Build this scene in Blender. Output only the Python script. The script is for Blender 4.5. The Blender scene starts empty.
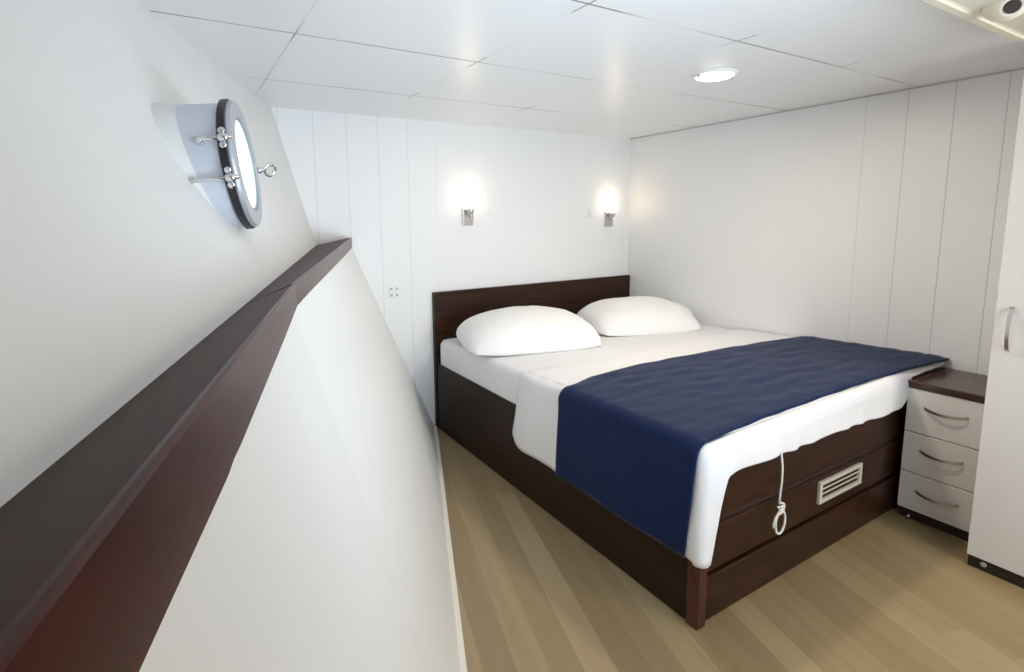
import bpy, bmesh, math, random
from mathutils import Vector, Matrix, noise
random.seed(4)
S = bpy.context.scene
COL = S.collection
PI = math.pi
H = 1.933

# ------------------------------------------------------------------ materials
def mat(name, color, rough=0.5, metal=0.0, **k):
    m = bpy.data.materials.new(name); m.use_nodes = True
    b = m.node_tree.nodes['Principled BSDF']
    b.inputs['Base Color'].default_value = (*color, 1)
    b.inputs['Roughness'].default_value = rough
    b.inputs['Metallic'].default_value = metal
    for kk, v in k.items():
        b.inputs[kk.replace('_', ' ')].default_value = v
    return m

def nodes(m): return m.node_tree.nodes, m.node_tree.links, m.node_tree.nodes['Principled BSDF']

def math_node(N, L, op, a, b=None, c=None):
    n = N.new('ShaderNodeMath'); n.operation = op
    for i, v in enumerate((a, b, c)):
        if v is None: continue
        if isinstance(v, (int, float)): n.inputs[i].default_value = v
        else: L.new(v, n.inputs[i])
    return n.outputs[0]

def mixc(N, L, fac, a, b):
    n = N.new('ShaderNodeMix'); n.data_type = 'RGBA'
    if isinstance(fac, (int, float)): n.inputs[0].default_value = fac
    else: L.new(fac, n.inputs[0])
    for i, v in ((6, a), (7, b)):
        if isinstance(v, tuple): n.inputs[i].default_value = (*v, 1)
        else: L.new(v, n.inputs[i])
    return n.outputs[2]

def seam(N, L, coord, pitch, offset, width):
    """1 on thin lines repeated every pitch along coord"""
    s = math_node(N, L, 'ADD', coord, -offset + 50 * pitch)
    s = math_node(N, L, 'MODULO', s, pitch)
    s = math_node(N, L, 'SUBTRACT', s, pitch / 2)
    s = math_node(N, L, 'ABSOLUTE', s)
    return math_node(N, L, 'GREATER_THAN', s, pitch / 2 - width / 2)

def position(N, L):
    g = N.new('ShaderNodeNewGeometry'); x = N.new('ShaderNodeSeparateXYZ')
    L.new(g.outputs['Position'], x.inputs[0]); return g.outputs['Position'], x.outputs

def panel_mat(name, axis, pitch, offset, base, line, width, rough, strength=0.35, fade=None):
    m = mat(name, base, rough); N, L, B = nodes(m)
    pos, xyz = position(N, L)
    s = seam(N, L, xyz[axis], pitch, offset, width)
    nz = N.new('ShaderNodeTexNoise'); nz.inputs['Scale'].default_value = 1.1
    L.new(pos, nz.inputs['Vector'])
    f = math_node(N, L, 'MULTIPLY', s, math_node(N, L, 'MULTIPLY_ADD', nz.outputs[0], .8, .3))
    mr = N.new('ShaderNodeMapRange'); L.new(xyz[axis], mr.inputs[0])  # overexposure imitated in the colour: seams wash out along the wall
    for i, v in enumerate(fade): mr.inputs[i + 1].default_value = v
    s = math_node(N, L, 'MULTIPLY', s, mr.outputs[0]); f = math_node(N, L, 'MULTIPLY', f, mr.outputs[0])
    L.new(mixc(N, L, f, base, line), B.inputs['Base Color'])
    bp = N.new('ShaderNodeBump'); bp.inputs['Strength'].default_value = strength; bp.inputs['Distance'].default_value = .002
    bp.invert = True; L.new(s, bp.inputs['Height']); L.new(bp.outputs[0], B.inputs['Normal'])
    return m

def wood_mat(name, dark, light, rough, scale=(1, 30, 30), coat=0.0, amount=1.0):
    m = mat(name, dark, rough, Coat_Weight=coat, Coat_Roughness=.12); N, L, B = nodes(m)
    tc = N.new('ShaderNodeTexCoord'); mp = N.new('ShaderNodeMapping'); mp.inputs['Scale'].default_value = scale
    L.new(tc.outputs['Object'], mp.inputs[0])
    nz = N.new('ShaderNodeTexNoise'); nz.inputs['Scale'].default_value = 2.5; nz.inputs['Detail'].default_value = 5
    nz.inputs['Distortion'].default_value = .4
    L.new(mp.outputs[0], nz.inputs['Vector'])
    r = N.new('ShaderNodeValToRGB'); r.color_ramp.elements[0].position = .35; r.color_ramp.elements[1].position = .7
    r.color_ramp.elements[0].color = (*dark, 1); r.color_ramp.elements[1].color = (*light, 1)
    L.new(nz.outputs[0], r.inputs[0]); L.new(r.outputs[0], B.inputs['Base Color'])
    return m

def cloth_mat(name, color, rough, scale, strength, sheen=0.0, color2=None):
    m = mat(name, color, rough, Sheen_Weight=sheen, Sheen_Roughness=.4); N, L, B = nodes(m)
    pos, xyz = position(N, L)
    nz = N.new('ShaderNodeTexNoise'); nz.inputs['Scale'].default_value = scale; nz.inputs['Detail'].default_value = 4
    L.new(pos, nz.inputs['Vector'])
    bp = N.new('ShaderNodeBump'); bp.inputs['Strength'].default_value = strength; bp.inputs['Distance'].default_value = .004
    L.new(nz.outputs[0], bp.inputs['Height']); L.new(bp.outputs[0], B.inputs['Normal'])
    if color2: L.new(mixc(N, L, nz.outputs[0], color, color2), B.inputs['Base Color'])
    return m

WALLC = (.80, .80, .80)
M = {}
M['wall_back'] = panel_mat('painted boards back', 0, .182, -.012, WALLC, (.50, .52, .56), .004, .4, .3, (-1.9, -1.45, .8, .06))
M['wall_right'] = panel_mat('painted boards right', 1, .177, -.004, WALLC, (.34, .34, .36), .0032, .4, .3, (-1.4, -1.85, .05, .9))
M['hull'] = mat('hull lining', (.80, .795, .78), .5)
M['white'] = mat('white plastic', (.8, .8, .8), .4)
M['white_gloss'] = mat('white lacquer', (.72, .69, .66), .22)
M['cream'] = mat('cream moulding', (.72, .66, .53), .4)
M['bead'] = mat('cream bead', (.80, .77, .68), .4)
M['black'] = mat('black rubber', (.012, .012, .018), .45)
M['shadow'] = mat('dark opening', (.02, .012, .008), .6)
M['chrome'] = mat('chrome', (.75, .75, .77), .14, 1)
M['steel'] = mat('brushed steel', (.55, .54, .53), .3, 1)
M['tube'] = mat('painted metal collar', (.62, .65, .72), .3, .15)
M['flange'] = mat('grey metal ring', (.45, .46, .5), .4, .3)
M['dark_wood'] = wood_mat('espresso wood', (.020, .0078, .004), (.044, .0165, .009), .34, (1.2, 30, 30))
M['dark_wood_y'] = wood_mat('espresso wood lengthwise', (.017, .0075, .004), (.033, .0145, .008), .38, (30, 1.2, 30))
for k_ in ('dark_wood', 'dark_wood_y'): M[k_].node_tree.nodes['Principled BSDF'].inputs['Specular IOR Level'].default_value = .22
M['post_wood'] = wood_mat('mahogany post', (.045, .012, .008), (.085, .024, .016), .3, (30, 30, 1.5))
M['top_wood'] = wood_mat('walnut top', (.035, .014, .009), (.065, .028, .018), .22, (30, 1.5, 30))
M['ledge_top'] = wood_mat('mahogany ledge top', (.034, .0095, .0075), (.050, .0145, .011), .5, (25, 1.0, 25), .0)
M['ledge_top'].node_tree.nodes['Principled BSDF'].inputs['Specular IOR Level'].default_value = .20
M['ledge_face'] = wood_mat('mahogany fascia', (.036, .0038, .0022), (.060, .0072, .004), .3, (25, 1.0, 25), .0)
M['ledge_face'].node_tree.nodes['Principled BSDF'].inputs['Specular IOR Level'].default_value = .30
M['sheet'] = cloth_mat('white cotton', (.79, .79, .81), .85, 11, .8)
M['pillow'] = cloth_mat('white pillow cotton', (.83, .825, .82), .85, 8, .6)
M['blue'] = cloth_mat('navy quilt', (.0022, .0095, .050), .8, 60, .5, .13, (.004, .015, .068))
M['blue'].node_tree.nodes['Principled BSDF'].inputs['Specular IOR Level'].default_value = .2
M['rope'] = cloth_mat('white rope', (.72, .70, .66), .8, 150, .5)
def emit(name, c, s):
    m = mat(name, (.9, .9, .9), .3); B = m.node_tree.nodes['Principled BSDF']
    B.inputs['Emission Color'].default_value = (*c, 1); B.inputs['Emission Strength'].default_value = s; return m
M['pane'] = emit('daylight pane', (.93, .97, 1), 2.6)
M['lamp_glass'] = emit('lit lamp glass', (1, .86, .62), 6)
M['down_glass'] = emit('lit downlight glass', (1, .93, .82), 9)

# ceiling tiles
m = mat('ceiling tiles', (.84, .84, .84), .30); N, L, B = nodes(m)
pos, xyz = position(N, L)
sx = seam(N, L, xyz[0], .662, -.045, .006); sy = seam(N, L, xyz[1], .621, -.568, .007)
near = math_node(N, L, 'MAXIMUM', seam(N, L, xyz[1], .621, -.568, .14), math_node(N, L, 'LESS_THAN', xyz[0], -2.3))
sx = math_node(N, L, 'MULTIPLY', sx, math_node(N, L, 'MULTIPLY_ADD', near, .8, .12))
s = math_node(N, L, 'MAXIMUM', sx, sy)
nz = N.new('ShaderNodeTexNoise'); nz.inputs['Scale'].default_value = 2.25; L.new(pos, nz.inputs['Vector'])
rmp = math_node(N, L, 'MULTIPLY_ADD', nz.outputs[0], 4.5, -1.6); rmp = math_node(N, L, 'MINIMUM', math_node(N, L, 'MAXIMUM', rmp, .12), 1.0)
L.new(mixc(N, L, math_node(N, L, 'MULTIPLY', s, rmp), (.84, .84, .84), (.20, .17, .15)), B.inputs['Base Color'])
bp = N.new('ShaderNodeBump'); bp.invert = True; bp.inputs['Strength'].default_value = .3; bp.inputs['Distance'].default_value = .002
L.new(s, bp.inputs['Height']); L.new(bp.outputs[0], B.inputs['Normal'])
M['ceiling'] = m

# laminate floor: planks run dx/dy = .3
m = mat('oak laminate', (.4, .3, .2), .42); N, L, B = nodes(m)
pos, xyz = position(N, L)
mp = N.new('ShaderNodeMapping'); mp.vector_type = 'POINT'; mp.inputs['Rotation'].default_value = (0, 0, math.atan(.3))
L.new(pos, mp.inputs[0])
sp = N.new('ShaderNodeSeparateXYZ'); L.new(mp.outputs[0], sp.inputs[0])
W = .098
pi_ = math_node(N, L, 'FLOOR', math_node(N, L, 'DIVIDE', sp.outputs[0], W))
wn = N.new('ShaderNodeTexWhiteNoise'); wn.noise_dimensions = '1D'; L.new(pi_, wn.inputs['W'])
yy = math_node(N, L, 'MULTIPLY_ADD', wn.outputs[0], 3.1, sp.outputs[1])
pj = math_node(N, L, 'FLOOR', math_node(N, L, 'DIVIDE', yy, 1.25))
cv = N.new('ShaderNodeCombineXYZ'); L.new(pi_, cv.inputs[0]); L.new(pj, cv.inputs[1])
wn2 = N.new('ShaderNodeTexWhiteNoise'); wn2.noise_dimensions = '2D'; L.new(cv.outputs[0], wn2.inputs['Vector'])
mp2 = N.new('ShaderNodeMapping'); mp2.inputs['Scale'].default_value = (26, 1.3, 1); L.new(mp.outputs[0], mp2.inputs[0])
ofs = N.new('ShaderNodeVectorMath'); ofs.operation = 'ADD'; L.new(mp2.outputs[0], ofs.inputs[0])
sc_ = N.new('ShaderNodeVectorMath'); sc_.operation = 'SCALE'; sc_.inputs['Scale'].default_value = 9.0; L.new(wn2.outputs['Color'], sc_.inputs[0])
L.new(sc_.outputs[0], ofs.inputs[1])
gz = N.new('ShaderNodeTexNoise'); gz.inputs['Scale'].default_value = 1.0; gz.inputs['Detail'].default_value = 4; gz.inputs['Distortion'].default_value = .5
L.new(ofs.outputs[0], gz.inputs['Vector'])
r = N.new('ShaderNodeValToRGB'); e = r.color_ramp.elements
e[0].position = 0; e[0].color = (.255, .182, .092, 1); e[1].position = 1; e[1].color = (.385, .292, .165, 1)
ff = math_node(N, L, 'ADD', math_node(N, L, 'MULTIPLY', wn2.outputs[0], .75), math_node(N, L, 'MULTIPLY_ADD', gz.outputs[0], .8, -.27))
L.new(ff, r.inputs[0])
sm = N.new('ShaderNodeMath'); 
ln = math_node(N, L, 'FRACT', math_node(N, L, 'DIVIDE', sp.outputs[0], W))
lm = math_node(N, L, 'MULTIPLY', math_node(N, L, 'LESS_THAN', ln, .02), .25)
L.new(mixc(N, L, lm, r.outputs[0], (.12, .08, .05)), B.inputs['Base Color'])
M['floor'] = m

# ------------------------------------------------------------------ helpers
def link(name, bm, material, parent=None, smooth=False, bevel=0, loc=None):
    me = bpy.data.meshes.new(name); bmesh.ops.recalc_face_normals(bm, faces=bm.faces)
    bm.to_mesh(me); bm.free()
    o = bpy.data.objects.new(name, me); COL.objects.link(o)
    if material: me.materials.append(material)
    if smooth:
        for p in me.polygons: p.use_smooth = True
    if bevel:
        b = o.modifiers.new('bevel', 'BEVEL'); b.width = bevel; b.segments = 3; b.limit_method = 'ANGLE'
        b.angle_limit = math.radians(40); b.harden_normals = False
    if parent: o.parent = parent
    if loc: o.location = loc
    return o

def thing(name, label, cat, loc=(0, 0, 0), group=None):
    o = bpy.data.objects.new(name, None); COL.objects.link(o); o.location = loc
    o.empty_display_size = .05
    o['label'] = label; o['category'] = cat
    if group: o['group'] = group
    return o

def tag(o, label, cat, group=None):
    o['label'] = label; o['category'] = cat
    if group: o['group'] = group
    return o

def struct(o): o['kind'] = 'structure'; return o

def box(bm, x0, x1, y0, y1, z0, z1):
    v = [bm.verts.new(p) for p in ((x0, y0, z0), (x1, y0, z0), (x1, y1, z0), (x0, y1, z0), (x0, y0, z1), (x1, y0, z1), (x1, y1, z1), (x0, y1, z1))]
    for f in ((0, 3, 2, 1), (4, 5, 6, 7), (0, 1, 5, 4), (1, 2, 6, 5), (2, 3, 7, 6), (3, 0, 4, 7)): bm.faces.new([v[i] for i in f])
    return v

def bx(*a):
    bm = bmesh.new(); box(bm, *a); return bm

def prism(pts, vec):
    """closed polygon pts (3D) extruded by vec"""
    bm = bmesh.new(); n = len(pts); vec = Vector(vec)
    a = [bm.verts.new(p) for p in pts]; b = [bm.verts.new(Vector(p) + vec) for p in pts]
    bm.faces.new(a); bm.faces.new(b[::-1])
    for i in range(n): bm.faces.new((a[i], a[(i + 1) % n], b[(i + 1) % n], b[i]))
    return bm

def loft(rings, closed=True, caps=True, bm=None):
    bm = bm or bmesh.new(); R = [[bm.verts.new(p) for p in r] for r in rings]; n = len(R[0])
    for a, b in zip(R, R[1:]):
        for i in range(n if closed else n - 1): bm.faces.new((a[i], a[(i + 1) % n], b[(i + 1) % n], b[i]))
    if caps and closed: bm.faces.new(R[0][::-1]); bm.faces.new(R[-1])
    return bm

def frame(axis):
    a = Vector(axis).normalized(); u = a.orthogonal().normalized(); return a, u, a.cross(u)

def lathe(origin, axis, prof, seg=32, bm=None, up=None):
    """prof = [(radius, distance along axis)]"""
    a = Vector(axis).normalized(); u = (up.normalized() if up else a.orthogonal().normalized()); w = a.cross(u); o = Vector(origin)
    rings = [[o + a * d + (u * math.cos(t) + w * math.sin(t)) * r for t in [2 * PI * i / seg for i in range(seg)]] for r, d in prof]
    return loft(rings, True, True, bm)

def tube(pts, r, seg=8, bm=None, closed=False):
    pts = [Vector(p) for p in pts]; n = len(pts); rings = []
    up = None
    for i, p in enumerate(pts):
        if closed: t = pts[(i + 1) % n] - pts[i - 1]
        else: t = pts[min(i + 1, n - 1)] - pts[max(i - 1, 0)]
        t.normalize()
        if up is None: up = t.orthogonal().normalized()
        up = (up - t * up.dot(t)).normalized(); w = t.cross(up)
        rr = r(i / (n - 1)) if callable(r) else r
        rings.append([p + (up * math.cos(a) + w * math.sin(a)) * rr for a in [2 * PI * k / seg for k in range(seg)]])
    if closed: rings.append(rings[0])
    bm = loft(rings, True, not closed, bm)
    if closed: bmesh.ops.remove_doubles(bm, verts=bm.verts, dist=1e-6)
    return bm

def lerp(a, b, t): return a + (b - a) * t
def poly(x, tbl):
    if x <= tbl[0][0]: return tbl[0][1]
    for (a, b), (c, d) in zip(tbl, tbl[1:]):
        if x <= c: return lerp(b, d, (x - a) / (c - a))
    return tbl[-1][1]

# ------------------------------------------------------------------ room shell
YB = -4.3                                   # the cabin goes on behind the camera
def floor_x(y): return -1.700 + .418 * y
def ceil_x(y): return -2.586 + .417 * y
def ledge_back(y): return -2.394 + .2875 * y
def ledge_front(y): return -2.190 + .3449 * y if y > -2.05 else -2.897 + .285 * (y + 2.05)
def apron(y): return poly(-y, [(0, .060), (2.05, .043), (2.25, .056), (2.6, .074), (4.3, .08)])

bm = prism([(floor_x(0) - .12, 0, 0), (.0, 0, 0), (.0, YB, 0), (floor_x(YB) - .12, YB, 0)], (0, 0, -.06))
struct(link('floor', bm, M['floor']))
bm = prism([(ceil_x(0) - .1, 0.0, H), (0, 0, H), (0, YB, H), (ceil_x(YB) - .1, YB, H)], (0, 0, .06))
struct(link('ceiling', bm, M['ceiling']))
bm = prism([(floor_x(0) - .2, 0, -.06), (.1, 0, -.06), (.1, 0, H + .06), (-2.8, 0, H + .06), (-2.6, 0, 1.2)], (0, .08, 0))
struct(link('wall_back', bm, M['wall_back']))
struct(link('wall_right', bx(0, .08, YB, 0, -.06, H + .06), M['wall_right']))
ys = [0, -.3, -.6, -.9, -1.2, -1.5, -1.8, -2.05, -2.3, -2.6, -2.9, -3.3, -3.8, YB]
# one wall: sloped lower lining, the step behind the ledge, sloped upper lining
rings = []
for y in ys:
    fx, fr, bk, cx = floor_x(y), ledge_front(y), ledge_back(y), ceil_x(y)
    r = [(fx, y, 0)]
    for t in (.25, .5, .75): r.append((lerp(fx, fr - .006, t) - .0 , y, lerp(0, 1.19, t)))
    r += [(fr - .006, y, 1.195), (bk + .002, y, 1.195), (bk + .002, y, 1.207)]
    for t in (.25, .5, .75, 1): r.append((lerp(bk, cx, t), y, lerp(1.207, H, t)))
    r += [(cx - .3, y, H), (bk - .35, y, 1.2), (fx - .35, y, 0)]
    rings.append(r)
struct(link('wall_left', loft(rings), M['hull']))
# cream bead along the foot of the sloped wall
rings = [[(floor_x(y) - .002, y, .0), (floor_x(y) + .016, y, 0), (floor_x(y) + .014, y, .012), (floor_x(y) - .008, y, .018)] for y in (-.02, -1, -2, -3, YB)]
struct(link('baseboard_left', loft(rings), M['bead']))
# grey moulding where ceiling meets the right wall
struct(link('trim_1', bx(-.009, 0, YB, 0, H - .007, H), mat('grey moulding', (.50, .49, .48), .5)))
struct(link('wall_front', bx(-4.6, .1, YB - .08, YB, -.06, H + .06), M['hull']))

# ------------------------------------------------------------------ mahogany ledge (two boards)
def ledge(y0, y1, name, label, ext):
    t = thing(name, label, 'ledge', (ledge_front(y0), y0, 1.21))
    o = Vector(t.location)
    yl = [lerp(y0, y1, i / 12) for i in range(13)]
    top = []; face = []
    for y in yl:
        f, b = ledge_front(y) + ext, ledge_back(y); zb = 1.209; dz = .006 * max(0, 1 + y / 2.05)
        top.append([Vector(p) - o for p in ((b, y, zb), (b, y, zb - .010), (f - .006, y, 1.226), (f - .006, y, 1.2395 + dz))])
        a = 1.24 - apron(y)
        face.append([Vector(p) - o for p in ((f - .0058, y, 1.225), (f - .0058, y, a), (f - .003, y, a), (f, y, a + .003), (f, y, 1.2365 + dz), (f - .0008, y, 1.2388 + dz), (f - .0028, y, 1.2402 + dz), (f - .0058, y, 1.2400 + dz))])
    link('ledge_top', loft(top), M['ledge_top'], t)
    link('fascia', loft(face), M['ledge_face'], t)
    return t
ledge(-.004, -2.05, 'wooden_ledge', 'far, greyish end board of the wooden ledge, reaching the back wall', -.003)
ledge(-2.053, -4.25, 'wooden_ledge', 'long glossy dark red mahogany ledge below the round window, nearest the camera', .0)

# ------------------------------------------------------------------ porthole
CAM = Vector((-3.073, -2.996, 1.35))
n = Vector((.957, -.280, .105)).normalized()                  # faces the cabin, tips a little downward
upv = (Vector((0, 0, 1)) - n * n.z).normalized(); near = n.cross(upv); 
if near.y > 0: near = -near
PC = Vector((-2.9256, -1.6656, 1.4743)); PR = .1395
win = bpy.data.objects.new('window_1', None); COL.objects.link(win); win.location = PC
win['kind'] = 'structure'; win['label'] = 'round porthole in a thick grey metal collar on the sloped left wall'
def wl(name, bm, m, parent=win, **k): return link(name, bm, m, parent, **k)
Z0 = Vector((0, 0, 0))
def coll(r0, r1, d0, d1, k):
    R_ = []
    for rr, kind in ((r0, 0), (r1, 1)):
        ring = []
        for i in range(64):
            a = 2 * PI * i / 64; d = d0 if kind == 0 else -(.072 + .030 * math.cos(a))
            if kind == 0 and d0 is None: d = -(.072 + .030 * math.cos(a))
            if kind == 1 and d1 is not None: d = d1
            ring.append(n * d + (upv * math.cos(a) + near * math.sin(a)) * rr)
        R_.append(ring)
    return loft(R_, True, True)
wl('collar', coll(PR - .004, PR - .001, -.018, None, 0), M['tube'], smooth=True).modifiers.new('e', 'EDGE_SPLIT')
wl('fairing', coll(PR + .0005, PR + .03, None, -.42, 0), M['hull'], smooth=True).modifiers.new('e', 'EDGE_SPLIT')
wl('gasket', lathe(Z0, n, [(PR - .03, -.016), (PR + .001, -.016), (PR + .004, -.014), (PR + .004, -.002), (PR + .001, .0), (PR - .03, .0)], 64), M['black'])
bm = bmesh.new()
R = []
for r_, d in [(PR - .036, .0), (PR, .0), (PR + .001, .004), (PR - .002, .010), (PR - .033, .012), (PR - .036, .010)]:
    R.append([n * d + (upv * math.cos(a) + near * math.sin(a)) * r_ for a in [2 * PI * i / 64 for i in range(64)]])
R.append(R[0]); loft(R, True, False, bm); bmesh.ops.remove_doubles(bm, verts=bm.verts, dist=1e-6)
wl('window_frame', bm, M['flange'], smooth=False)
wl('pane', lathe(Z0, n, [(PR - .037, -.006), (PR - .037, .004)], 64), M['pane'])
wl('pane_seal', tube([n * .006 + (upv * math.cos(a) + near * math.sin(a)) * (PR - .039) for a in [2 * PI * i / 64 for i in range(64)]], .0035, 6, closed=True), mat('grey green seal', (.25, .32, .32), .4), smooth=True)
def clamp(ang, ln):
    d = near * math.cos(ang) + upv * math.sin(ang); base = d * (PR + .014)
    tng = n.cross(d)
    bm = tube([base - n * ln, base - n * .03, base + n * .014], .0040, 8)
    # lug holding the bolt on the collar
    lathe(d * (PR - .003) - n * (ln - .004), d, [(.005, 0), (.007, .003), (.007, .016), (.004, .019)], 10, bm)
    # wing nut: hub and two ears
    lathe(base - n * .012, n, [(.005, 0), (.0085, .003), (.0085, .014), (.006, .020)], 12, bm)
    for s in (-1, 1):
        c = base + tng * s * .015 - n * .004
        rg = [[c + (tng * math.cos(a) + n * math.sin(a)) * r_ + d * e_ for a in [2 * PI * i / 12 for i in range(12)]] for r_, e_ in ((.004, -.003), (.007, -.002), (.007, .002), (.004, .003))]
        loft(rg, True, True, bm)
    return bm
for a, ln_ in ((.27, .052), (-.25, .082)): wl('clamp', clamp(a, ln_), M['chrome'], smooth=True)
d = -near; base = d * (PR - .006) + n * .008
bm = lathe(base, (n * .8 + d * .6), [(.008, 0), (.009, .010), (.005, .014), (.005, .024)], 12)
dirn = (n * .8 + d * .6).normalized(); c = base + dirn * .036
e2 = (upv * .75 + near * .5 + n * .0); e2 = (e2 - dirn * e2.dot(dirn)).normalized()
tube([c + dirn * math.cos(a) * .015 + e2 * math.sin(a) * .015 for a in [2 * PI * i / 24 for i in range(24)]], .004, 8, bm, closed=True)
wl('eye_bolt', bm, M['chrome'], smooth=True)

# ------------------------------------------------------------------ bed
def ztop(x, y):
    y = -y; k = (x + 1.7) / 1.7
    return .594 + .018 * y + .022 * k * y * max(0, min(1, y)) / 1.4
XL = -1.69; YF = -1.985
bed = thing('double_bed', 'dark brown wooden double bed against the panelled back wall', 'bed', (-.85, -1.0, 0))
bo = Vector(bed.location)
def bl(name, bm, m, parent=bed, **k):
    off = bo if parent is bed else bo
    bmesh.ops.translate(bm, verts=bm.verts, vec=-bo)
    return link(name, bm, m, parent, **k)
bl('headboard', bx(XL - .008, -.004, -.032, -.002, .0, .888), M['dark_wood'], bevel=.003)
bl('side_rail', bx(XL, XL + .026, YF + .02, -.034, .004, .435), M['dark_wood_y'], bevel=.003)
bl('side_rail', bx(-.034, -.006, YF + .02, -.034, .004, .435), M['dark_wood_y'], bevel=.003)
bl('slat_base', bx(XL + .028, -.036, YF + .03, -.036, .25, .30), M['dark_wood'])
for z0, z1, yo in ((.006, .164, -.004), (.177, .335, .0), (.350, .512, .0)):
    bl('foot_board', bx(XL + .04, -.006, YF + yo, YF + .024 + yo, z0, z1), M['dark_wood'], bevel=.006)
bl('leg', bx(XL - .006, XL + .036, YF - .012, YF + .034, 0, .245), M['post_wood'], bevel=.003)
g0, g1, gz0, gz1 = -.992, -.668, .228, .318
bm = bmesh.new()
for a in ((g0, g1, gz0, gz0 + .015), (g0, g1, gz1 - .015, gz1), (g0, g0 + .020, gz0 + .015, gz1 - .015), (g1 - .020, g1, gz0 + .015, gz1 - .015)):
    box(bm, a[0], a[1], YF - .012, YF - .0005, a[2], a[3])
gr = bl('vent_grille', bm, mat('cream plastic', (.55, .50, .42), .45), bevel=.0015)
gr['label'] = 'cream vent grille set in the foot boards'
link('backing', (lambda b: (bmesh.ops.translate(b, verts=b.verts, vec=-bo), b)[1])(bx(g0 + .018, g1 - .018, YF - .003, YF - .0008, gz0 + .013, gz1 - .013)), M['shadow'], gr)
for k in range(2):
    zc = gz0 + .015 + .020 * (k + 1)
    b = bmesh.new(); box(b, g0 + .019, g1 - .019, YF - .0075, YF - .005, zc - .002, zc + .002)
    bmesh.ops.translate(b, verts=b.verts, vec=-bo); link('louver', b, M['cream'], gr)

# mattress with its fitted sheet
nx, ny = 24, 28
def rbox(x0, x1, y0, y1, z0, zt, r):
    bm = bmesh.new()
    def path(ins, z):
        pts = []
        for cx, cy, a0 in ((x1 - r, y1 - r, 0), (x0 + r, y1 - r, PI / 2), (x0 + r, y0 + r, PI), (x1 - r, y0 + r, 1.5 * PI)):
            for k in range(7):
                a = a0 + k / 6 * PI / 2; rr = r - ins
                pts.append((cx + math.cos(a) * rr, cy + math.sin(a) * rr))
        # extra points along the long sides are not needed: the sides are straight
        return [(x, y, (zt(x, y) + z) if z > -5 else z0) for x, y in pts]
    rings = [[(p[0], p[1], z0) for p in path(.015, 0)], [(p[0], p[1], z0 + .015) for p in path(0, 0)]]
    for k in range(0, 7):
        a = k / 6 * PI / 2
        rings.append(path(r * .9 * (1 - math.cos(a)), -r * (1 - math.sin(a))))
    return loft(rings, True, True, bm)
mt = link('mattress', rbox(-1.682, -.012, -1.962, -.040, .302, lambda x, y: ztop(x, y) - .002, .045), M['sheet'], smooth=True)
tag(mt, 'white mattress in a fitted sheet, bare at its head end under the pillows', 'mattress')
md = mt.modifiers.new('b', 'BEVEL'); md.width = .001; md.limit_method = 'ANGLE'; md.segments = 1

# draped top sheet
RC = .036
def cloth_offset(p, amp, f): return noise.noise(Vector(p) * f) * amp
def sheet_hem(x):
    return poly(x, [(-1.70, .232), (-1.672, .226), (-1.660, .232), (-1.634, .36), (-1.610, .500), (-1.602, .522), (-1.50, .524), (-.8, .516), (-.42, .505), (-.36, .545), (-.345, .640), (-.2, .650), (-.01, .672)])
bm = bmesh.new()
Xo, Yo = -1.706, -2.012                       # outer planes of the hanging cloth
path = []
for i in range(41):
    path.append((Xo, lerp(-.965, Yo + RC, i / 40), (-1, 0)))
for i in range(1, 8):
    a = PI + i / 8 * PI / 2; path.append((Xo + RC + RC * math.cos(a), Yo + RC + RC * math.sin(a), (math.cos(a), math.sin(a))))
for i in range(0, 181):
    path.append((lerp(Xo + RC, -.006, i / 180), Yo, (0, -1)))
rings = []
for q, (x, y, (a, b)) in enumerate(path):
    c = (x - a * RC, y - b * RC); zt = ztop(*c) + (.003 if q > 2 else (-.004, -.001, .001)[q]); col = []
    sq = max(0, 4 - q) / 4 * .016
    for k in range(7):
        t = k / 6 * PI / 2
        col.append((c[0] + a * RC * math.sin(t), c[1] + b * RC * math.sin(t), zt - RC * (1 - math.cos(t))))
    hem = sheet_hem(x) if b < -.01 else .236 + .012 * math.sin(y * 3) + (.05 * max(0, (y + 1.03) / .065) ** 3)
    hem = min(hem, zt - RC - .01) if x < -.36 else min(hem, zt - .02)
    top0 = col[-1][2]
    if hem > top0 - .01:                      # very short drop: squash
        for k in range(7): col[k] = (col[k][0], col[k][1], max(col[k][2], hem + (zt - hem) * (1 - k / 6)))
        top0 = col[-1][2]
    for k in range(1, 19):
        f = k / 18; z = lerp(top0, hem, f)
        w = f * (.005 * math.sin(q * .35 + 1.5 * math.sin(q * .13)) + cloth_offset((x * 1, y * 1, z), .010, 6)) 
        w = max(w, -.004) + .002
        if -.42 < x and b < -.01: w = min(w, .003)
        dy = 0
        if b > -.01 and q < 10: dy = .055 * f * (1 - q / 10)
        col.append((x + a * w, y + b * w + dy, z))
    if sq: col = [(px_ + sq * min(1, k_ / 6), py_, pz_) for k_, (px_, py_, pz_) in enumerate(col)]
    rings.append(col)
loft(rings, False, False, bm)
gx, gy = 44, 30
G = [[(lerp(Xo + RC, -.006, i / gx), lerp(-.965, Yo + RC, j / gy)) for i in range(gx + 1)] for j in range(gy + 1)]
loft([[(x, y, ztop(x, y) + (-.004, .001, .003)[min(j, 2)] + cloth_offset((x, y, 0), .003, 9) * (0 if i == 0 or j == gy or j < 2 else 1)) for i, (x, y) in enumerate(row)] for j, row in enumerate(G)], False, False, bm)
bmesh.ops.remove_doubles(bm, verts=bm.verts, dist=.0004)
sh = link('bed_sheet', bm, M['sheet'], smooth=True)
so = sh.modifiers.new('solid', 'SOLIDIFY'); so.thickness = .003; so.offset = 0
tag(sh, 'white sheet hanging over the side and foot of the bed, under the navy blanket', 'sheet')

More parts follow.
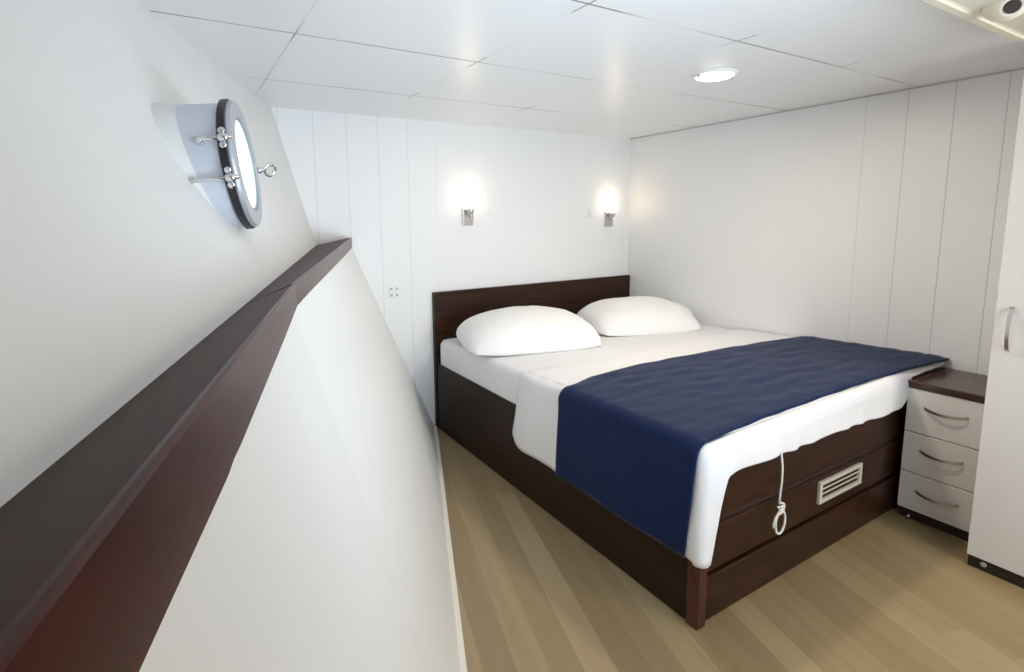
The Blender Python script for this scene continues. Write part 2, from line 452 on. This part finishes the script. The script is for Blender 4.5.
# navy blanket across the foot end
bm = bmesh.new(); rings = []
XB = Xo - .012
na = 60
for i in range(na + 1):                       # along the bed's length
    f = i / na; col = []
    def ye(x, z=None):
        y0 = poly(x, [(-1.66, -1.30), (-1.5, -1.255), (-1.2, -1.235), (-.6, -1.275), (0, -1.365)])
        y1 = poly(x, [(-1.66, -1.985), (-1.5, -1.972), (-1.0, -1.968), (-.5, -1.98), (0, -2.03)])
        return lerp(y0, y1, f)
    nk = 54
    for k in range(nk + 1):
        x = lerp(-.004, XB + .050, k / nk); y = ye(x)
        yc = max(y, Yo + RC * .2)
        wob = cloth_offset((x * 1.3, y * 3.2, 0), .005, 6) + cloth_offset((x * 4, y * 14, 3), .0012, 3)
        z = ztop(x, y) + .015 + wob
        if i >= na - 2: z -= (i - na + 3) * .002
        if i <= 1: z -= (2 - i) * .002
        col.append((x, y, z))
    zt = col[-1][2]
    def yh(z): return lerp(-1.300, poly(z, [(.24, -1.952), (.45, -1.972), (.6, -1.985)]), f)
    for k in range(1, 9):
        t = k / 8 * PI / 2
        x = XB + .050 * (1 - math.sin(t)); col.append((x, yh(zt - .050 * (1 - math.cos(t))), zt - .050 * (1 - math.cos(t))))
    for k in range(1, 21):
        g = k / 20; z = lerp(zt - .050, .243, g); yy_ = yh(z)
        yy_ += lerp(.0, .008, g) if f < .5 else 0
        w = g * (.004 + .004 * math.sin(yy_ * 14)) + cloth_offset((0, yy_, z), .004, 9)
        col.append((XB - max(w, -.001), yy_, z))
    rings.append(col)
loft(rings, False, False, bm)
bk = link('blanket', bm, M['blue'], smooth=True)
so = bk.modifiers.new('solid', 'SOLIDIFY'); so.thickness = .007; so.offset = 0
tag(bk, 'navy blue blanket spread across the foot half of the bed', 'blanket')

# pillows
def pillow(name, label, cx, cy, rz, w, dpt, hgt, seed, tilt=0.0, grp=None):
    bm = bmesh.new(); n_ = 36
    def P(u, v, side):
        e = 2.25
        fu = max(0, 1 - abs(u) ** e); fv = max(0, 1 - abs(v) ** e)
        h = (fu * fv) ** .50
        pin = 1 - .10 * (1 - abs(v) ** 2) * (abs(u) ** 6) * 0 - .0
        X = u * w / 2 * (1 - .07 * (1 - abs(v)) ** 0 * (abs(u) ** 3) * (1 - v * v)) * (1 - .16 * abs(v) ** 3)
        Y = v * dpt / 2 * (1 - .07 * (abs(v) ** 3) * (1 - u * u)) * (1 - .16 * abs(u) ** 3)
        wr = noise.noise(Vector((u * 1.6 + seed, v * 1.8, side))) * .018 + noise.noise(Vector((u * 5 + seed, v * 4, side * 3))) * .005
        Zv = h * (hgt * .80 + wr) if side > 0 else -h * (hgt * .20)
        return (X, Y, Zv + hgt * .20)
    for side in (1, -1):
        rr = [[P(math.sin(lerp(-1, 1, i / n_) * PI / 2), math.sin(lerp(-1, 1, j / n_) * PI / 2), side) for i in range(n_ + 1)] for j in range(n_ + 1)]
        loft(rr, False, False, bm)
    bmesh.ops.remove_doubles(bm, verts=bm.verts, dist=.0006)
    t = bpy.data.objects.new('x', None); bpy.data.objects.remove(t)
    o = link(name, bm, M['pillow'], smooth=True, loc=(cx, cy, ztop(cx, cy) + .000))
    o.rotation_euler = (tilt, 0, rz)
    tag(o, label, 'pillow', grp); return o
pillow('pillow', 'plump white pillow on the left side of the bed, nearer the porthole wall', -1.318, -.495, math.radians(-16), .86, .56, .215, 1.3, math.radians(5))
p2 = pillow('pillow', 'plump white pillow on the right side of the bed, by the room corner', -.452, -.525, math.radians(-17), .78, .56, .20, 7.7, math.radians(5))
# loose end of the right pillow's case, bulging behind the pillow
bm = bmesh.new(); rr = []
for i in range(13):
    f = -PI / 2 + PI * i / 12
    rr.append([(.305 + .115 * math.cos(f) * math.cos(t) + .0, .075 + .19 * math.sin(f), .080 + .060 * math.cos(f) * math.sin(t)) for t in [2 * PI * j / 20 for j in range(20)]])
loft(rr, True, False, bm); bmesh.ops.remove_doubles(bm, verts=bm.verts, dist=.0005)
link('pillowcase_end', bm, M['pillow'], p2, smooth=True)

# rope loop hanging at the foot
xr, yr = -1.315, Yo - .014
bm = tube([(xr + .002, Yo - .006, .530), (xr, yr, .48), (xr + .002, yr, .43), (xr - .004, yr, .38), (xr - .004, yr, .345)], .0038, 8)
tube([(xr - .004, yr, .352), (xr + .012, yr - .006, .345), (xr + .014, yr - .004, .332), (xr - .010, yr - .008, .326), (xr - .014, yr, .336), (xr + .010, yr - .010, .340), (xr + .012, yr - .006, .318), (xr - .012, yr - .008, .314)], .0042, 8, bm)
lp = []
for k in range(25):
    a = PI / 2 + 2 * PI * k / 24; rr_ = .034 + .006 * math.cos(a * 1 - 2.2)
    lp.append((xr + .004 + math.cos(a) * rr_ * .82, yr - .004, .272 + math.sin(a) * rr_ * 1.25))
tube(lp, .0044, 8, bm)
tube([(xr - .012, yr - .006, .322), (xr - .034, yr - .006, .305), (xr - .040, yr - .004, .280), (xr - .037, yr - .004, .268)], .0038, 8, bm)
tag(link('rope', bm, M['rope'], smooth=True), 'knotted white cord with a loop hanging at the foot of the bed', 'rope')

# ------------------------------------------------------------------ nightstand
NX, N0, N1 = -.362, -2.290, -2.014
ns = thing('nightstand', 'white three-drawer nightstand with a dark wooden top, beside the bed foot', 'nightstand', (-.18, -2.16, 0))
no = Vector(ns.location)
def nl(name, bm, m, parent=ns, **k):
    bmesh.ops.translate(bm, verts=bm.verts, vec=-no); return link(name, bm, m, parent, **k)
nl('cabinet_body', bx(NX + .020, -.008, N0, N1, .048, .597), M['white_gloss'])
nl('nightstand_top', bx(NX - .006, -.004, N0 - .002, N1 + .006, .598, .628), M['top_wood'], bevel=.004)
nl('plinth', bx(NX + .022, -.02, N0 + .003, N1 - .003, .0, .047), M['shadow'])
for yy0 in (N1 - .04,):
    nl('foot', lathe((NX + .016, yy0, .0), (0, 0, 1), [(.010, 0), (.010, .018), (.007, .020)], 14), M['steel'], smooth=True)
def bow_handle(x, yc, zc, half, vertical=False, out=.024):
    bm = bmesh.new(); rg = []
    for i in range(25):
        f = -1 + 2 * i / 24; s = f * half; o_ = out * (1 - f * f) ** .5 * .6 + out * (1 - f * f) * .4 if abs(f) < 1 else 0
        th, wd = .0035, .0055
        c = Vector((x - o_, yc, zc + s)) if vertical else Vector((x - o_, yc + s, zc - .010 * (1 - f * f)))
        if vertical: rg.append([c + Vector((-th / 2, -wd, 0)), c + Vector((th / 2, -wd, 0)), c + Vector((th / 2, wd, 0)), c + Vector((-th / 2, wd, 0))])
        else: rg.append([c + Vector((-th / 2, 0, -wd)), c + Vector((th / 2, 0, -wd)), c + Vector((th / 2, 0, wd)), c + Vector((-th / 2, 0, wd))])
    return loft(rg, True, True, bm)
for z0, z1, zh in ((.404, .595, .522), (.222, .400, .330), (.050, .218, .145)):
    dr = nl('drawer', bx(NX, NX + .018, N0 + .001, N1 - .001, z0, z1), M['white_gloss'], bevel=.0015)
    b = bow_handle(NX, -2.150, zh, .074, out=.022); bmesh.ops.translate(b, verts=b.verts, vec=-no)
    link('handle', b, M['steel'], dr)

# ------------------------------------------------------------------ wardrobe
WX, WY0, WY1 = -.540, -3.20, -2.311
wd = thing('wardrobe', 'tall white wardrobe at the right edge, next to the nightstand', 'wardrobe', (-.27, -2.76, 0))
wo = Vector(wd.location)
def wrl(name, bm, m, parent=wd, **k):
    bmesh.ops.translate(bm, verts=bm.verts, vec=-wo); return link(name, bm, m, parent, **k)
wrl('wardrobe_body', bx(WX + .020, -.014, WY0, WY1, .055, 1.90), M['white_gloss'])
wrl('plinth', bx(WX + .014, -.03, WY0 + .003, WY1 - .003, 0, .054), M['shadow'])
wrl('foot_cap', lathe((WX + .014, WY1 - .048, .027), (-1, 0, 0), [(.010, -.002), (.010, .002), (.007, .004)], 16), mat('grey plug', (.45, .43, .4), .5), smooth=True)
for y0, y1, hy in ((WY1 - .436, WY1 - .001, -2.352), (WY0 + .001, WY1 - .440, -3.16)):
    dr = wrl('door', bx(WX, WX + .018, y0, y1, .050, 1.885), M['white_gloss'], bevel=.002)
    b = bow_handle(WX, hy if y1 < -2.5 else -2.356, .935, .080, True, .026); bmesh.ops.translate(b, verts=b.verts, vec=-wo)
    link('handle', b, M['steel'], dr)

# ------------------------------------------------------------------ wall lamps
def sconce(x, z0, label):
    t = thing('wall_lamp', label, 'lamp', (x, 0, z0), 'pair of wall lamps above the bed')
    link('backplate', bx(-.038, .038, -.014, -.001, -.006, .108), M['steel'], t, bevel=.002)
    bm = bmesh.new(); box(bm, -.011, .002, -.050, -.012, .062, .074); box(bm, .012, .022, -.034, -.012, .040, .098)
    link('arm', bm, M['chrome'], t, bevel=.001)
    bm = lathe((0, -.046, .066), (0, 0, 1), [(.010, 0), (.018, .006), (.022, .030), (.018, .034)], 20)
    link('socket', bm, M['steel'], t, smooth=True)
    prof = [(.016, .100), (.026, .104), (.033, .125), (.035, .140), (.036, .158), (.032, .158), (.028, .13), (.012, .108)]
    link('lamp_shade', lathe((0, -.046, 0), (0, 0, 1), prof, 28), M['lamp_glass'], t, smooth=True)
    l = bpy.data.lights.new('wall lamp light', 'POINT'); l.energy = .32; l.color = (1, .74, .46); l.shadow_soft_size = .03
    lo = bpy.data.objects.new('wall_lamp_light', l); COL.objects.link(lo); lo.parent = t; lo.location = (0, -.06, .20)
    return t
sconce(-1.436, 1.308, 'lit wall lamp on the left above the bed, steel plate with glowing glass')
sconce(-.216, 1.277, 'lit wall lamp on the right above the bed, near the room corner')

def plate(x, z, w, h, name, label, cat, sock=False, group=None):
    t = thing(name, label, cat, (x, 0, z), group)
    link('cover_plate', bx(-w / 2, w / 2, -.008, -.0005, -h / 2, h / 2), M['white'], t, bevel=.002)
    if sock:
        gm = mat('grey socket face', (.38, .38, .40), .5)
        for a, b in ((-1, 1), (1, 1), (-1, -1), (1, -1)):
            bm = bmesh.new(); box(bm, a * .017 - .006, a * .017 + .006, -.0095, -.0075, b * .020 - .006, b * .020 + .006)
            link('socket_hole', bm, gm, t)
        link('rocker', bx(-.010, .010, -.012, -.008, -.011, .011), M['white'], t, bevel=.001)
    else:
        link('rocker', bx(-w / 2 + .008, w / 2 - .008, -.012, -.008, -h / 2 + .010, h / 2 - .010), M['white'], t, bevel=.0015)
    return t
plate(-1.950, .911, .060, .064, 'wall_socket', 'small white socket plate on the back wall left of the headboard', 'socket', True)
plate(-1.276, 1.398, .046, .060, 'light_switch', 'small white switch plate just right of the left wall lamp', 'switch')
plate(-.392, 1.372, .046, .060, 'light_switch', 'small white switch plate just left of the right wall lamp', 'switch')

# ------------------------------------------------------------------ ceiling light
dl = thing('ceiling_light', 'round recessed ceiling downlight, lit, above the bed', 'light', (-1.062, -1.500, H))
bm = bmesh.new(); R = []
for r_, d in ((.064, 0), (.090, 0), (.090, -.003), (.084, -.008), (.066, -.009), (.064, -.006)):
    R.append([(r_ * math.cos(a), r_ * math.sin(a), d) for a in [2 * PI * i / 40 for i in range(40)]])
R.append(R[0]); loft(R, True, False, bm); bmesh.ops.remove_doubles(bm, verts=bm.verts, dist=1e-6)
link('trim_ring', bm, mat('white ring', (.85, .84, .82), .3), dl, smooth=False)
link('diffuser', lathe((0, 0, 0), (0, 0, -1), [(.066, 0.0005), (.074, .010), (.056, .016), (.02, .019)], 40), M['down_glass'], dl, smooth=True)
for a in (2.9, -.3):
    link('clip', lathe((.078 * math.cos(a), .078 * math.sin(a), -.006), (0, 0, -1), [(.008, 0), (.008, .008), (.005, .011)], 12), M['steel'], dl, smooth=True)
l = bpy.data.lights.new('downlight', 'AREA'); l.shape = 'DISK'; l.size = .12; l.energy = 10; l.color = (1, .86, .68)
lo = bpy.data.objects.new('downlight_lamp', l); COL.objects.link(lo); lo.location = (-1.062, -1.5, H - .03)

# ------------------------------------------------------------------ cream moulded ceiling unit, top right
zu = 1.865
un = thing('ceiling_unit', 'cream moulded ceiling unit with a dark oval opening, top right corner', 'ceiling unit', (-.95, -2.75, zu))
uo = Vector(un.location)
ang = 0.0
def ul(name, bm, m, parent=un, **k):
    bmesh.ops.translate(bm, verts=bm.verts, vec=-uo); return link(name, bm, m, parent, **k)
x0, x1, y0, y1 = -1.95, -.70, -3.3, -2.340
def rrect(x0, x1, y0, y1, r, z, seg=6):
    p = []
    for cx, cy, a0 in ((x1 - r, y1 - r, 0), (x0 + r, y1 - r, PI / 2), (x0 + r, y0 + r, PI), (x1 - r, y0 + r, 1.5 * PI)):
        for k in range(seg + 1):
            a = a0 + k / seg * PI / 2; p.append((cx + r * math.cos(a), cy + r * math.sin(a), z))
    return p
rings = [rrect(x0, x1, y0, y1, .13, H - .001), rrect(x0, x1, y0, y1, .13, zu + .02), rrect(x0 + .004, x1 - .004, y0 + .004, y1 - .004, .126, zu + .006), rrect(x0 + .014, x1 - .014, y0 + .014, y1 - .014, .116, zu),
         rrect(x0 + .034, x1 - .034, y0 + .034, y1 - .034, .096, zu), rrect(x0 + .037, x1 - .037, y0 + .037, y1 - .037, .093, zu + .005), rrect(x0 + .042, x1 - .042, y0 + .042, y1 - .042, .088, zu + .007)]
ul('unit_cover', loft(rings), M['cream'])
c = Vector((-1.200, -2.448, zu + .007)); ax = Vector((-.62, -.42, -.55)).normalized()
prof = [(.048, -.03)] + [(.050 * math.cos(t), .050 * math.sin(t) - .018) for t in [i / 10 * 1.16 for i in range(11)]] + [(.0165, .0245)]
ul('air_nozzle', lathe(c, ax, prof, 36), M['cream'], smooth=True)
ul('nozzle_opening', lathe(c, ax, [(.0165, .016), (.016, .0305)], 28), M['shadow'])

# ------------------------------------------------------------------ lights
def area(name, loc, target, size, size_y, energy, color):
    l = bpy.data.lights.new(name, 'AREA'); l.shape = 'RECTANGLE'; l.size = size; l.size_y = size_y; l.energy = energy; l.color = color
    o = bpy.data.objects.new(name, l); COL.objects.link(o); o.location = loc
    o.rotation_euler = (Vector(target) - Vector(loc)).to_track_quat('-Z', 'Y').to_euler(); return o
area('daylight_behind', (-1.6, -4.2, 1.2), (-1.25, 0, .9), 1.5, 1.0, 19.5, (.76, .88, 1)).data.spread = 2.0
area('ceiling_wash', (-2.0, -3.1, .8), (-2.2, -1.4, H), .7, .6, 9, (.66, .83, 1)).data.spread = 1.8  # added up-light with no fixture, stands in for light bounced onto the ceiling
area('warm_fill_behind', (-.85, -3.7, 1.75), (-.9, -2.0, .2), .35, .35, 11, (1, .80, .54))  # added fill out of view, warms the right side of the cabin
w = bpy.data.worlds.new('w'); S.world = w; w.use_nodes = True
w.node_tree.nodes['Background'].inputs[0].default_value = (.85, .92, 1, 1); w.node_tree.nodes['Background'].inputs[1].default_value = .5

# ------------------------------------------------------------------ camera
f, pitch, roll, yaw, px, py = 526.04109, .13321273, -.01261648, .52559014, 481.5163, 288.0342
fw = Vector((math.sin(yaw) * math.cos(pitch), math.cos(yaw) * math.cos(pitch), -math.sin(pitch)))
rt = Vector((math.cos(yaw), -math.sin(yaw), 0)); dn = fw.cross(rt)
X = rt * math.cos(roll) - dn * math.sin(roll); Dn = rt * math.sin(roll) + dn * math.cos(roll)
cd = bpy.data.cameras.new('camera'); cam = bpy.data.objects.new('camera', cd); COL.objects.link(cam)
mw = Matrix.Identity(4)
for i in range(3): mw[i][0] = X[i]; mw[i][1] = -Dn[i]; mw[i][2] = -fw[i]; mw[i][3] = CAM[i]
cam.matrix_world = mw
cd.sensor_fit = 'HORIZONTAL'; cd.sensor_width = 36; cd.lens = f / 1024 * 36; cd.clip_start = .01
cd.shift_x = (512 - px) / 1024; cd.shift_y = -(336 - py) / 1024
S.camera = cam
S.view_settings.view_transform = 'Standard'; S.view_settings.look = 'None'
S.view_settings.exposure = 0.0
S.cycles.use_denoising = True
S.cycles.max_bounces = 10; S.cycles.diffuse_bounces = 6
